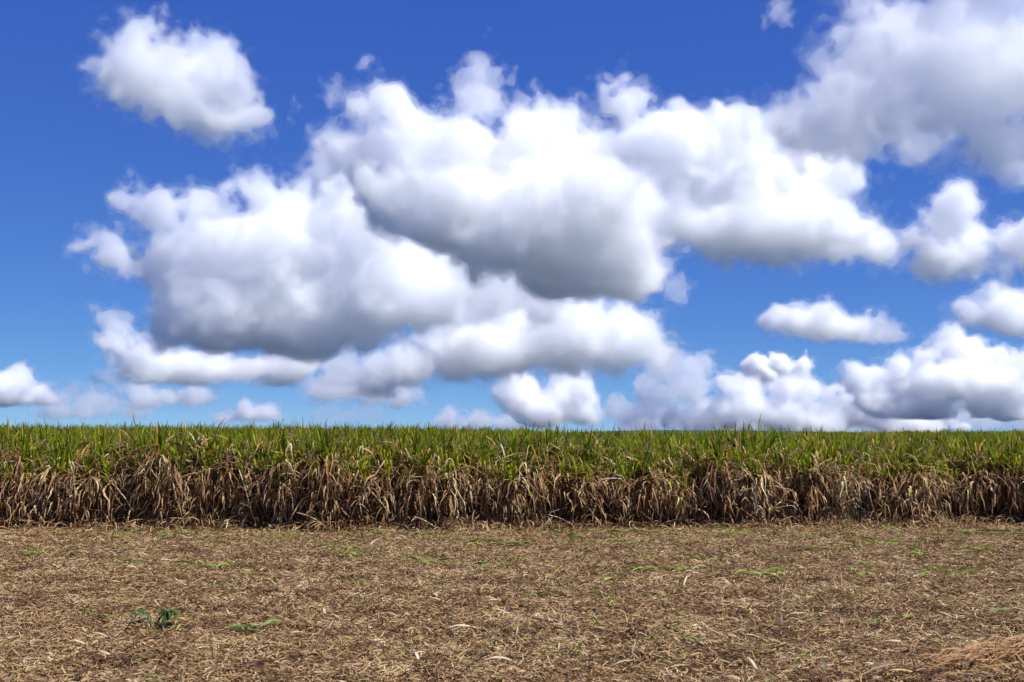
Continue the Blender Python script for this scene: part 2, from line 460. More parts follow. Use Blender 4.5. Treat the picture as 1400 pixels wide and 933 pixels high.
while y < 29.6:
    w = y * 0.5 + 3.5
    a = np.arange(-w, w, 0.25); xs.append(a + nr.normal(0, .09, len(a))); ys.append(np.full(len(a), y) + nr.normal(0, .09, len(a)))
    y += 0.25
xs, ys = np.concatenate(xs), np.concatenate(ys)
k = ys < front(xs) + 0.9
xs, ys = xs[k], ys[k]; nL = len(xs)
lit = scatter('leaf_litter', np.stack([xs, ys, land(xs, ys)], 1), np.stack([nr.normal(0, .05, nL), nr.normal(0, .05, nL), nr.uniform(0, 6.283, nL)], 1),
              np.stack([nr.uniform(.85, 1.25, nL)] * 3, 1) * np.array([1, 1, 1.0]), nr.integers(0, 10, nL), LIT)
tag(lit, 'chopped brown cane leaf litter covering the cut ground', 'leaf litter')

# coarser trash banked along the foot of the cane
def trash_patch(seed, mat):
    rng = random.Random(seed); m = MB()
    for _ in range(46):
        a = rng.uniform(0, 6.283); r = 0.36 * math.sqrt(rng.random())
        d = Vector((rng.gauss(0, 1), rng.gauss(0, .8), rng.gauss(0.25, .3)))
        m.strip((math.cos(a) * r, math.sin(a) * r, 0.02 + rng.random() ** 2 * 0.22), d, rng.uniform(0.18, 0.6), rng.uniform(0.014, 0.034), rng.uniform(0.3, 1.4), 5, rng=rng, wob=0.16)
    return bpy.data.objects.new('trash_patch', m.mesh('trash_patch', mat))
TRS = [trash_patch(400 + i, (M_DRY, M_LITTER, M_DRY, M_STRAW)[i % 4]) for i in range(8)]
tx = np.arange(-20, 21, 0.2); tx = np.concatenate([tx, tx + 0.1]); nT = len(tx)
tx = tx + nr.normal(0, .08, nT); ty = front(tx) + np.where(nr.random(nT) < 0.22, nr.uniform(-0.75, -0.1, nT), nr.uniform(-0.12, 0.55, nT))
tr = scatter('edge_trash', np.stack([tx, ty, land(tx, ty)], 1), np.stack([np.zeros(nT), np.zeros(nT), nr.uniform(0, 6.283, nT)], 1), np.stack([nr.uniform(.8, 1.2, nT)] * 2 + [nr.uniform(.5, 1.3, nT)], 1), nr.integers(0, 8, nT), TRS)
tag(tr, 'tangle of dead leaves banked along the foot of the standing cane', 'dead leaves')

# small green chaff, thickest near the standing cane
def chaff_patch(seed, mat):
    rng = random.Random(seed); m = MB()
    for _ in range(7):
        a = rng.gauss(0, .7) + (math.pi if rng.random() < .5 else 0)
        m.strip((rng.gauss(0, .11), rng.gauss(0, .07), rng.uniform(.06, .11)), (math.cos(a), math.sin(a), rng.gauss(.05, .15)), rng.uniform(.08, .28), rng.uniform(.016, .04), .5, 4, roll=rng.gauss(0, .4), rng=rng, wob=.1)
    return bpy.data.objects.new('chaff_patch', m.mesh('chaff_patch', mat))
CHF = [chaff_patch(500 + i, (M_FRESH, M_OLIVE, M_FRESH, M_SAGE, M_OLIVE, M_OLIVE)[i]) for i in range(6)]
cy_ = np.concatenate([27.2 - nr.exponential(3.2, 330), nr.uniform(10, 26, 90)]); cy_ = np.clip(cy_, 10, 27.5)
nC = len(cy_); cx_ = nr.uniform(-1, 1, nC) * (cy_ * .48 + 1)
ch = scatter('green_leaf_chaff', np.stack([cx_, cy_, land(cx_, cy_)], 1), np.stack([np.zeros(nC), np.zeros(nC), nr.normal(0, .5, nC)], 1), np.stack([nr.uniform(.5, 1.2, nC)] * 2 + [np.ones(nC)], 1), nr.integers(0, 6, nC), CHF)
tag(ch, 'small green leaf chaff strewn over the litter, thickest near the standing cane', 'leaf chaff')
# ---------------------------------------------------------------- single things on the ground
def gpos(px, py):
    """point of the flat cut ground seen at that bearing"""
    d = at(px, py, 1.0) - Vector((0, 0, CAM_H))
    t = CAM_H / -d.z
    p = Vector((d.x * t, t, 0)); p.z = float(land(p.x, p.y))
    return p

ir = random.Random(77)
# fresh green scraps thrown out by the cutter
GREENS = [(185,732,22),(222,739,18),(247,735,26),(160,739,18),(42,766,48),(100,767,16),(180,774,20),(287,782,42),(297,744,24),(330,795,22),(135,856,16),(157,860,14),(332,870,40),(117,847,14),(302,736,16),
 (387,740,20),(515,734,26),(476,735,16),(586,736,20),(600,743,20),(447,755,24),(515,757,22),(474,767,28),(582,775,32),(687,752,26),(650,750,18),(675,779,18),(490,807,10),(589,862,14),(625,777,12),
 (870,731,24),(912,737,22),(842,732,20),(782,737,22),(790,749,30),(1000,736,28),(850,744,20),(712,749,30),(707,770,20),(915,784,66),(840,799,22),(925,849,12),(817,870,12),(1032,795,38),(960,771,24),(835,835,20),(787,905,24),(987,725,28),
 (1092,742,26),(1157,750,14),(1222,725,18),(1205,749,30),(1247,765,24),(1177,792,28),(1290,792,48),(1377,734,40),(1315,736,18),(1345,759,38),(1060,797,20),(1112,755,18),(1382,847,26),(1100,857,22),(1287,736,16),(1375,787,30),(1057,736,16),(1172,740,12),(1100,912,12)]
GK = [(M_FRESH, 'bright yellow-green cut leaf scrap'), (M_OLIVE, 'dull olive cut leaf scrap'), (M_SAGE, 'cool green cut leaf scrap')]
SB = {}
for mi, (mat, nm) in enumerate(GK):
    for k in range(7):
        m = MB()
        m.strip((0, 0, 0), (1, 0, ir.uniform(.0, .35)), 0.42, ir.uniform(0.035, 0.06), ir.uniform(.2, .6), 6, roll=ir.gauss(0, 0.3), rng=ir, wob=0.08)
        SB[mi, k] = m.mesh('leaf_blade', mat)
for i, (px, py, w) in enumerate(GREENS):
    p = gpos(px, py); mpp = p.y / FPX
    W = w * mpp * 1.3
    mi = ir.choice((0, 0, 0, 1, 1, 2))
    o = link('green_leaf_scrap', None); o.location = p; o.empty_display_size = 0.1
    for k in range(max(6, int(W * 26))):
        c = link('leaf_blade', SB[mi, ir.randrange(7)], o)
        c.location = (ir.uniform(-.42, .42) * W, ir.uniform(-.5, .5) * min(W * .8, .4), ir.uniform(0.095, 0.14))
        c.rotation_euler = (ir.gauss(0, .25), ir.gauss(0, .08), ir.gauss(0, .6) + (math.pi if ir.random() < 0.5 else 0))
        c.scale = (ir.uniform(.45, .95) * min(1.1, max(.45, W / .45)),) * 2 + (1,)
    size = 'long' if w >= 36 else ('small' if w <= 18 else 'medium-sized')
    where = 'near the foot of the standing cane' if py < 762 else ('out on the brown litter' if py < 830 else 'far out on the coarse litter')
    tag(o, f'{size} {GK[mi][1]} lying {where}', 'leaf scrap', 'green leaf scraps on the cut ground')

# bleached straws and husks that catch the light
STRAWS = [(90,834,.16,1),(60,827,.18,0),(327,917,.30,0),(260,812,.22,1),(272,826,.18,0),(445,845,.10,1),(397,874,.18,.3),(567,840,.15,0),(573,920,.12,1),(533,892,.14,1),(507,752,.16,1),
 (925,837,.15,.2),(994,809,.22,.4),(935,811,.26,.7),(1016,877,.26,0),(865,905,.2,1),(885,912,.38,0),(1035,926,.2,1),(706,880,.14,1),(712,794,.2,0),(805,922,.42,0),(940,917,.26,0),(719,842,.16,.5),
 (1240,805,.16,1),(1100,844,.28,0),(1205,847,.2,0),(1247,866,.18,0),(1069,865,.18,1),(1232,892,.22,0),(1127,924,.14,1),(1377,910,.2,0),(430,800,.16,.2),(650,868,.34,.1),(150,905,.2,.3),(40,890,.22,0),(220,770,.24,0),(700,915,.26,.3),(480,925,.24,0),(610,815,.18,.4),(770,868,.22,.2)]
for i, (px, py, L, tilt) in enumerate(STRAWS):
    p = gpos(px, py)
    m = MB()
    a = ir.uniform(-0.4, 0.4) + (math.pi if ir.random() < 0.5 else 0)
    if tilt > 0.6: a = ir.uniform(0.9, 2.2)
    d = Vector((math.cos(a), math.sin(a) * 0.8, 0.15 + tilt * ir.uniform(0.5, 1.1)))
    m.strip((0, 0, 0.10), d, L * 1.15, ir.uniform(0.024, 0.042), 0.45, 5, roll=ir.gauss(0, 0.5), rng=ir, wob=0.05)
    o = link('straw_leaf', m.mesh('straw_leaf', M_PALE)); o.location = p
    tag(o, ('short' if L < 0.19 else 'long') + ' bleached straw leaf ' + ('sticking up out of the brown litter' if tilt > 0.6 else 'lying flat on the brown litter'), 'straw', 'bleached straw leaves on the cut ground')

# leaning, broken and fallen canes along the edge
def cane_stalk(a, b, label, r=0.017, leaves=7, tip=None, name='broken_cane_stalk', mat=None, fwd=0.3):
    ya = float(front(a[0] / FPX * 0 + (a[0] - 700) / FPX * 28)) + 0.02 - fwd
    A = at(a[0], a[1], ya); B_ = at(b[0], b[1], ya - 0.12)
    A.z = max(A.z, 0.02); B_.z = max(B_.z, 0.02)
    o = link(name, None); o.empty_display_size = 0.1
    low, high = (A, B_) if A.z < B_.z else (B_, A)
    o.location = low
    v = high - low
    sag = Vector((ir.gauss(0, .02), ir.gauss(0, .02), 0.03))
    m = MB()
    m.tube([Vector(), v * 0.33 + sag, v * 0.66 + sag, v], r, r * 0.75, 6)
    for t in (0.15, 0.38, 0.62, 0.85):                    # joints
        q = v * t + sag * (1 if 0.2 < t < 0.8 else 0.5); u = v.normalized() * 0.006
        m.tube([q - u, q + u], r * 1.2, r * 1.2, 6)
    link('stalk', m.mesh('stalk', mat or M_PALE), o)
    m = MB()
    for k in range(leaves):
        t = ir.random()
        m.strip(v * t, v.normalized() * ir.uniform(0.2, 1) + Vector((ir.gauss(0, .6), ir.gauss(0, .6) - 0.2, ir.gauss(0, .4))), ir.uniform(0.3, 0.7), ir.uniform(0.018, 0.04), ir.uniform(0.8, 2.0), 6, rng=ir, wob=0.14)
    if leaves:
        c = link('dead_leaf_skirt', m.mesh('dead_leaf_skirt', M_STRAW), o); c['kind'] = 'stuff'
    if tip:
        m = MB()
        for k in range(6):
            m.strip(v * ir.uniform(0.85, 1.0), v.normalized() + Vector((ir.gauss(0, .3), ir.gauss(0, .3), ir.gauss(0, .2))), ir.uniform(0.25, 0.55), ir.uniform(0.025, 0.04), ir.uniform(0.4, 1.3), 6, rng=ir)
        c = link('leaf_crown', m.mesh('leaf_crown', tip), o); c['kind'] = 'stuff'
    tag(o, label, 'cane stalk', 'broken canes along the field edge')
    return o
STALKS = [
 ((182,699),(147,655),'broken cane leaning left with a green leafy tip at the field edge',dict(tip=M_GREEN)),
 ((242,688),(222,622),'thick pale cane leaning left against the front row',dict(r=.024)),
 ((240,727),(258,700),'short pale cane butt propped at the foot of the cane',dict(leaves=2)),
 ((301,721),(313,711),'tiny pale cane butt low at the foot of the cane',dict(leaves=2)),
 ((103,690),(95,630),'pale cane hung with straw beside a dark gap',dict(leaves=14)),
 ((345,704),(327,643),'pale bent cane leaning left, hung with straw',dict(leaves=9)),
 ((482,700),(526,630),'long cane leaning right that crosses another broken cane',dict(leaves=10)),
 ((533,702),(500,664),'cane leaning left that crosses the long right-leaning cane',dict(r=.02)),
 ((596,722),(566,706),'fallen cane sloping down to the cut ground below the crossed canes',dict(leaves=4)),
 ((442,718),(406,701),'fallen cane lying low beside a dark gap',dict(leaves=5)),
 ((619,725),(626,706),'short bleached cane butt standing out of the edge trash',dict(leaves=1)),
 ((732,722),(746,706),'short cane butt leaning right beside a fallen cane',dict(leaves=4)),
 ((782,717),(749,704),'fallen cane beside a short right-leaning butt',dict(leaves=5)),
 ((850,655),(818,657),'broken cane hanging level in the dead leaves',dict(leaves=8)),
 ((1180,671),(1160,644),'cane leaning left high in the dead leaves',dict(leaves=6)),
 ((1196,702),(1187,668),'slim upright bleached cane in the dead leaves',dict(leaves=4)),
 ((1054,702),(1068,686),'short right-leaning cane beside a dark gap',dict(leaves=5)),
 ((1262,700),(1247,686),'thin broken cane lying among the dead leaves',dict(leaves=6)),
 ((368,728),(368,718),'bleached stub standing upright at the field edge',dict(leaves=0, fwd=.4)),
 ((1386,728),(1386,712),'fresh pale green stub standing upright at the field edge',dict(leaves=0, fwd=.4, mat=M_FRESH)),
 ((1171,721),(1161,712),'green cut cane top lying at the field edge',dict(leaves=0, mat=M_SAGE, tip=M_FRESH)),
 ((494,663),(477,645),'folded green cane top hanging in the dead leaves',dict(leaves=0, tip=M_GREEN, mat=M_SAGE)),
 ((365,672),(383,655),'pale green cane top leaning right in the dead leaves',dict(leaves=2, tip=M_SAGE, mat=M_FRESH)),
 ((814,660),(808,644),'small green shoot among the dead leaves',dict(leaves=0, tip=M_GREEN, mat=M_SAGE)),
]
for a, b, lab, kw in STALKS:
    cane_stalk(a, b, lab, **kw)

# two dark weeds growing through the litter
def weed(px, py, nleaf, L, label):
    p = gpos(px, py)
    o = link('weed_plant', None); o.location = p + Vector((0, 0, 0.07)); o.empty_display_size = 0.1
    m = MB(); m.tube([(0, 0, -0.02), (0.005, 0, 0.08), (0.0, 0.01, L * 0.85)], 0.006, 0.004, 5)
    link('stem', m.mesh('stem', M_WEED), o)
    for k in range(nleaf):
        a = (k + ir.uniform(-.3, .3)) / nleaf * 6.283
        m = MB()
        m.strip((0, 0.01, L * ir.uniform(0.6, 0.85)), (math.cos(a), math.sin(a) * 0.8 - 0.15, ir.uniform(0.2, 0.9)), L * ir.uniform(0.9, 1.25), ir.uniform(0.035, 0.055), ir.uniform(1.2, 2.2), 6, rng=ir, roll=ir.gauss(0, .2))
        link('leaf', m.mesh('leaf', M_WEED), o)
    tag(o, label, 'weed', 'dark weeds in the litter')
weed(229, 866, 24, 0.20, 'dark green weed with a full tuft of drooping leaves in the litter')
weed(190, 864, 11, 0.16, 'smaller dark green weed with few leaves beside the full tuft')
weed(205, 868, 3, 0.08, 'tiny dark green seedling between and before the two weeds')

# cut green cane tops lying out on the litter
def blade_thing(name, pts, label, cat, mat, width, parts=1, spread=0.1):
    A, B_ = gpos(*pts[0]), gpos(*pts[1])
    o = link(name, None); o.location = A; o.empty_display_size = 0.1
    v = B_ - A
    for k in range(parts):
        m = MB()
        off = Vector((ir.uniform(0, 1) * v.x, ir.gauss(0, spread), ir.uniform(0.10, 0.14))) if parts > 1 else Vector((0, 0, 0.12))
        d = v.normalized() + Vector((ir.gauss(0, .25), ir.gauss(0, .3), ir.uniform(.1, .5))) if parts > 1 else v.normalized() + Vector((0, 0, 0.03))
        m.strip(off, d, (v.length if parts == 1 else ir.uniform(.18, .34)), width * ir.uniform(.8, 1.2), 1.1 if parts > 1 else 0.03, 7, rng=ir, roll=ir.gauss(0, .3), wob=0.06 if parts > 1 else 0.01)
        link('leaf', m.mesh('leaf', mat), o)
    tag(o, label, cat)
blade_thing('cut_leaf_blade', ((632, 938), (690, 884)), 'long dark green leaf blade lying slantwise on the coarse litter', 'leaf', M_SAGE, 0.03)
blade_thing('green_cane_top', ((872, 888), (940, 880)), 'tuft of limp grey-green leaves lying on the coarse litter', 'cane top', M_SAGE, 0.022, 14, 0.06)

# heap of dry cane tops at the near right
hp = gpos(1345, 922)
heap = link('cane_trash_heap', None); heap.location = hp; heap.empty_display_size = 0.2
tag(heap, 'heap of long dry brown cane leaves swept together on the litter', 'leaf heap')
BL = []
for k in range(16):
    m = MB()
    m.strip((0, 0, 0), (1, 0, ir.uniform(.05, .32)), ir.uniform(0.5, 1.15), ir.uniform(0.012, 0.03), ir.uniform(0.1, 0.5), 9, roll=ir.gauss(0, .8), rng=ir, wob=0.10, kink=ir.choice((None, 4, 6)))
    BL.append(m.mesh('leaf_blade', (M_DRY, M_LITTER, M_DRY, M_LITTER, M_STRAW, M_DRY)[k % 6]))
for k in range(290):
    t = ir.random()
    c = link('leaf_blade', ir.choice(BL), heap)
    c.location = (-0.75 + 1.5 * t + ir.gauss(0, .12), -0.25 + 0.75 * t + ir.gauss(0, .16), 0.06 + ir.uniform(0, 0.20) * (0.35 + 0.65 * t))
    c.rotation_euler = (ir.gauss(0, .3), ir.gauss(0.03, .09), 0.42 + ir.gauss(0, .36) + (math.pi if ir.random() < 0.35 else 0))
    c.scale = (ir.uniform(.6, 1.1),) * 3
fan = link('dry_leaf_fan', None); fan.location = gpos(1172, 934); fan.empty_display_size = 0.1
tag(fan, 'fan of arched pale dry leaves lying beside the brown leaf heap', 'dry leaves')
for k in range(9):
    m = MB()
    m.strip((ir.uniform(-.05, .15), ir.gauss(0, .08), 0.03), (1, ir.uniform(-.1, .35), ir.uniform(.25, .7)), ir.uniform(0.5, 0.95), ir.uniform(0.028, 0.045), ir.uniform(0.5, 0.9), 9, roll=ir.gauss(0, .35), rng=ir, wob=0.03)
    link('leaf_blade', m.mesh('leaf_blade', M_PALE if k % 3 else M_STRAW), fan)
# ---------------------------------------------------------------- clouds
def cubic_up(a, n, period, off, axis):
    """uniform cubic B-spline upsampling of lattice a along one axis to n samples"""
    x = np.arange(n, dtype=np.float32) / period + off
    i = np.floor(x).astype(np.int32)
    t = x - i
    w = ((1 - t) ** 3 / 6, (3 * t ** 3 - 6 * t ** 2 + 4) / 6, (-3 * t ** 3 + 3 * t ** 2 + 3 * t + 1) / 6, t ** 3 / 6)
    sh = [1, 1, 1]; sh[axis] = n
    out = 0
    for k in range(4):
        out = out + np.take(a, i + k, axis=axis) * w[k].reshape(sh).astype(np.float32)
    return out

def noise3(rng, shape, period):
    per = period if isinstance(period, tuple) else (period,) * 3
    lat = rng.uniform(-1, 1, [int(math.ceil(s / p)) + 5 for s, p in zip(shape, per)]).astype(np.float32)
    for ax in range(3):
        lat = cubic_up(lat, shape[ax], per[ax], rng.random(), ax)
    return lat * 2.6

def cloud_mat(name, sigma, g=0.35):
    m = bpy.data.materials.new(name)
    m.use_nodes = True
    nt = m.node_tree
    nt.nodes.clear()
    vs = nt.nodes.new('ShaderNodeVolumeScatter')
    vs.inputs['Color'].default_value = (0.982, 0.988, 0.9985, 1)
    vs.inputs['Density'].default_value = sigma
    vs.inputs['Anisotropy'].default_value = g
    out = nt.nodes.new('ShaderNodeOutputMaterial')
    nt.links.new(vs.outputs[0], out.inputs['Volume'])
    m.cycles.homogeneous_volume = True
    return m

def build_cloud(seed, Y, blobs, label, vox=3.0, wisp=0.25, tau=9.0, soft=1.0, base=None, depth=1.0, kids=5, turb=1.0, grain=1.0, group=None):
    """blobs: (px, py, r) or (px, py, rx, ry), lobes at forward distance Y, each budding smaller lobes.
    The cloud is a closed mesh holding scattering air, with denser meshes nested inside it."""
    rng = np.random.default_rng(seed)
    vox *= 1.12
    s = Y / FPX                                   # metres per pixel at that distance
    org = at(700, 300, Y)
    B = []
    def bud(c, r, level):
        B.append((*c, *r, level))
        if level >= 1: return
        for _ in range(kids):
            d = rng.normal(size=3); d /= np.linalg.norm(d)
            if d[2] < -0.2: d[2] *= -0.7
            k = rng.uniform(0.25, 0.6)
            q = np.minimum(r, r[2] * 1.4) * k * rng.uniform(0.75, 1.3, 3)
            bud(c + d * r * rng.uniform(0.6, 0.9), q, level + 1)
    rr = []
    for b in blobs:
        rx, ry = (b[2], b[2] * 0.92) if len(b) == 3 else (b[2], b[3])
        p = at(b[0], b[1], Y) - org
        if len(b) == 3: rr.append(rx)
        bud(np.array((p.x / s, rng.uniform(-0.5, 0.5) * min(rx, ry * 2) * depth, p.z / s)), 0.86 * np.array((rx, (min(rx, ry * 2.5) + ry) * 0.5 * depth, ry)), 0)
    B = np.array(B, np.float32)
    rm = float(np.median(rr))
    lo = (B[:, :3] - B[:, 3:6]).min(0) - rm * 0.45 - 3
    hi = (B[:, :3] + B[:, 3:6]).max(0) + rm * 0.45 + 3
    st = np.array((1.0, max(1.0, depth) * 1.25, 1.0))    # coarser along the view
    vx = vox * st
    shape = tuple(int(v) for v in np.ceil((hi - lo) / vx))
    X = [(lo[k] + vx[k] * np.arange(shape[k])).astype(np.float32) for k in range(3)]
    # turbulent coordinates
    W = []
    for ax in range(3):
        w = 0
        for fr, am in ((1.0, 0.20), (0.42, 0.13), (0.17, 0.065)):
            if rm * fr / vox > 1.2:
                w = w + noise3(rng, shape, tuple(rm * fr / v for v in vx)) * (rm * am * turb)
        sh = [1, 1, 1]; sh[ax] = -1
        W.append(w + X[ax].reshape(sh))
    acc = np.full(shape, 1e-5, np.float32)
    KS = 9.0
    for (cx, cy_, cz, rx, ryd, rz, lev) in B:     # smooth union of lobes, each only in its own box
        c = (cx, cy_, cz); r = (rx, ryd, rz)
        g = 0.75 * rm
        i0 = [max(0, int((c[k] - r[k] - g * st[k] - lo[k]) / vx[k])) for k in range(3)]
        i1 = [min(shape[k], int((c[k] + r[k] + g * st[k] - lo[k]) / vx[k]) + 2) for k in range(3)]
        sub = tuple(slice(p, q) for p, q in zip(i0, i1))
        d = np.sqrt(((W[0][sub] - cx) / rx) ** 2 + ((W[1][sub] - cy_) / ryd) ** 2 + ((W[2][sub] - cz) / rz) ** 2)
        acc[sub] += np.exp((1 - d) * (min(rx, rz) / rm * KS))
    f = np.log(acc) / KS
    del acc, W
    # finer turbulence
    zrel = np.clip((X[2] - lo[2]) / (hi[2] - lo[2]), 0, 1)[None, None, :]
    tops = 0.55 + 0.7 * zrel                      # bases are smoother than tops
    for fr, am in ((0.7, 0.20), (0.36, 0.24), (0.18, 0.21), (0.09, 0.15), (0.045, 0.09)):
        per = tuple(rm * fr * grain / v for v in vx)
        if per[0] < 1.15: break
        n = noise3(rng, shape, per)
        f += (np.abs(n) - 0.55) * am * tops * (1 - wisp) + n * am * wisp * 1.5
    if base is not None:                          # flat condensation level
        zb = (at(700, base, Y) - org).z / s
        nb = noise3(rng, shape[:2] + (1,), tuple(rm * 0.35 / v for v in vx))
        f -= np.clip((zb - X[2][None, None, :] + nb * rm * 0.09) / rm, 0, 9) * 3.0
    f[0] = f[-1] = -1; f[:, 0] = f[:, -1] = -1; f[:, :, 0] = f[:, :, -1] = -1
    def shell(name, iso, sigma, parent, step=1):
        g = openvdb.FloatGrid(1.0)
        fs = np.pad(f[::step, ::step, ::step], 1, constant_values=-1.0) if step > 1 else f
        g.copyFromArray(np.ascontiguousarray(-fs), tolerance=0.0)
        pts, quads = g.convertToQuads(isovalue=-iso)
        pts = np.asarray(pts, np.float32); quads = np.asarray(quads, np.int32)
        if len(quads) == 0: return None
        if name == 'cloud_core':                  # keep the one connected heart
            lab = np.arange(len(pts), dtype=np.int64)
            for _ in range(400):
                old = lab.copy()
                np.minimum.at(lab, quads.ravel(), np.repeat(lab[quads].min(1), 4))
                lab = lab[lab]
                if (lab == old).all(): break
            keep = np.bincount(lab).argmax()
            quads = quads[(lab[quads[:, 0]] == keep)]
            used = np.unique(quads); remap = np.zeros(len(pts), np.int32); remap[used] = np.arange(len(used))
            pts, quads = pts[used], remap[quads].astype(np.int32)
        w = (((pts - (step > 1)) * step * vx[None, :] + lo[None, :]) * s).astype(np.float32)
        me = bpy.data.meshes.new(name)
        nq = len(quads)
        me.vertices.add(len(w)); me.vertices.foreach_set('co', w.ravel())
        me.loops.add(nq * 4); me.loops.foreach_set('vertex_index', quads[:, ::-1].ravel())
        me.polygons.add(nq); me.polygons.foreach_set('loop_start', np.arange(0, nq * 4, 4, dtype=np.int32))
        me.update(calc_edges=True)
        bm_flip(me)
        me.materials.append(cloud_mat('cloud_air', sigma))
        o = link(name, me, parent)
        STAT.append((name, nq))
        return o
    sig = 0.62 * tau / (rm * s)
    root = shell('cloud', -0.12, sig * 0.07, None)
    root.location = org
    shell('inner_cloud', 0.04 * soft, sig * 0.45, root, 1 if soft < 0.9 else 2)
    shell('cloud_core', 0.22 * soft, sig * 1.2, root, 2)
    tag(root, label, 'cloud', group)
    return root

STAT = []
def bm_flip(me):
    # outward faces: signed volume must be positive
    n = len(me.polygons)
    v = np.empty(len(me.vertices) * 3, np.float32); me.vertices.foreach_get('co', v); v = v.reshape(-1, 3)
    q = np.empty(n * 4, np.int32); me.loops.foreach_get('vertex_index', q); q = q.reshape(-1, 4)
    a, b, c = v[q[:, 0]].astype(np.float64), v[q[:, 1]], v[q[:, 2]]
    if np.einsum('ij,ij->i', a, np.cross(b, c)).sum() < 0:
        me.flip_normals()

def heap(seed, x0, x1, prof, r, rows=2, step=22):
    q = random.Random(seed); out = []
    for j in range(rows):
        x = x0 + j * step * 0.5
        while x < x1:
            top = float(np.interp(x, [p[0] for p in prof], [p[1] for p in prof]))
            out.append((round(x + q.gauss(0, 6)), round(top + r * (0.8 + 1.15 * j) + q.gauss(0, 4)), round(r * q.uniform(.7, 1.2))))
            x += step * q.uniform(0.8, 1.3)
    return out

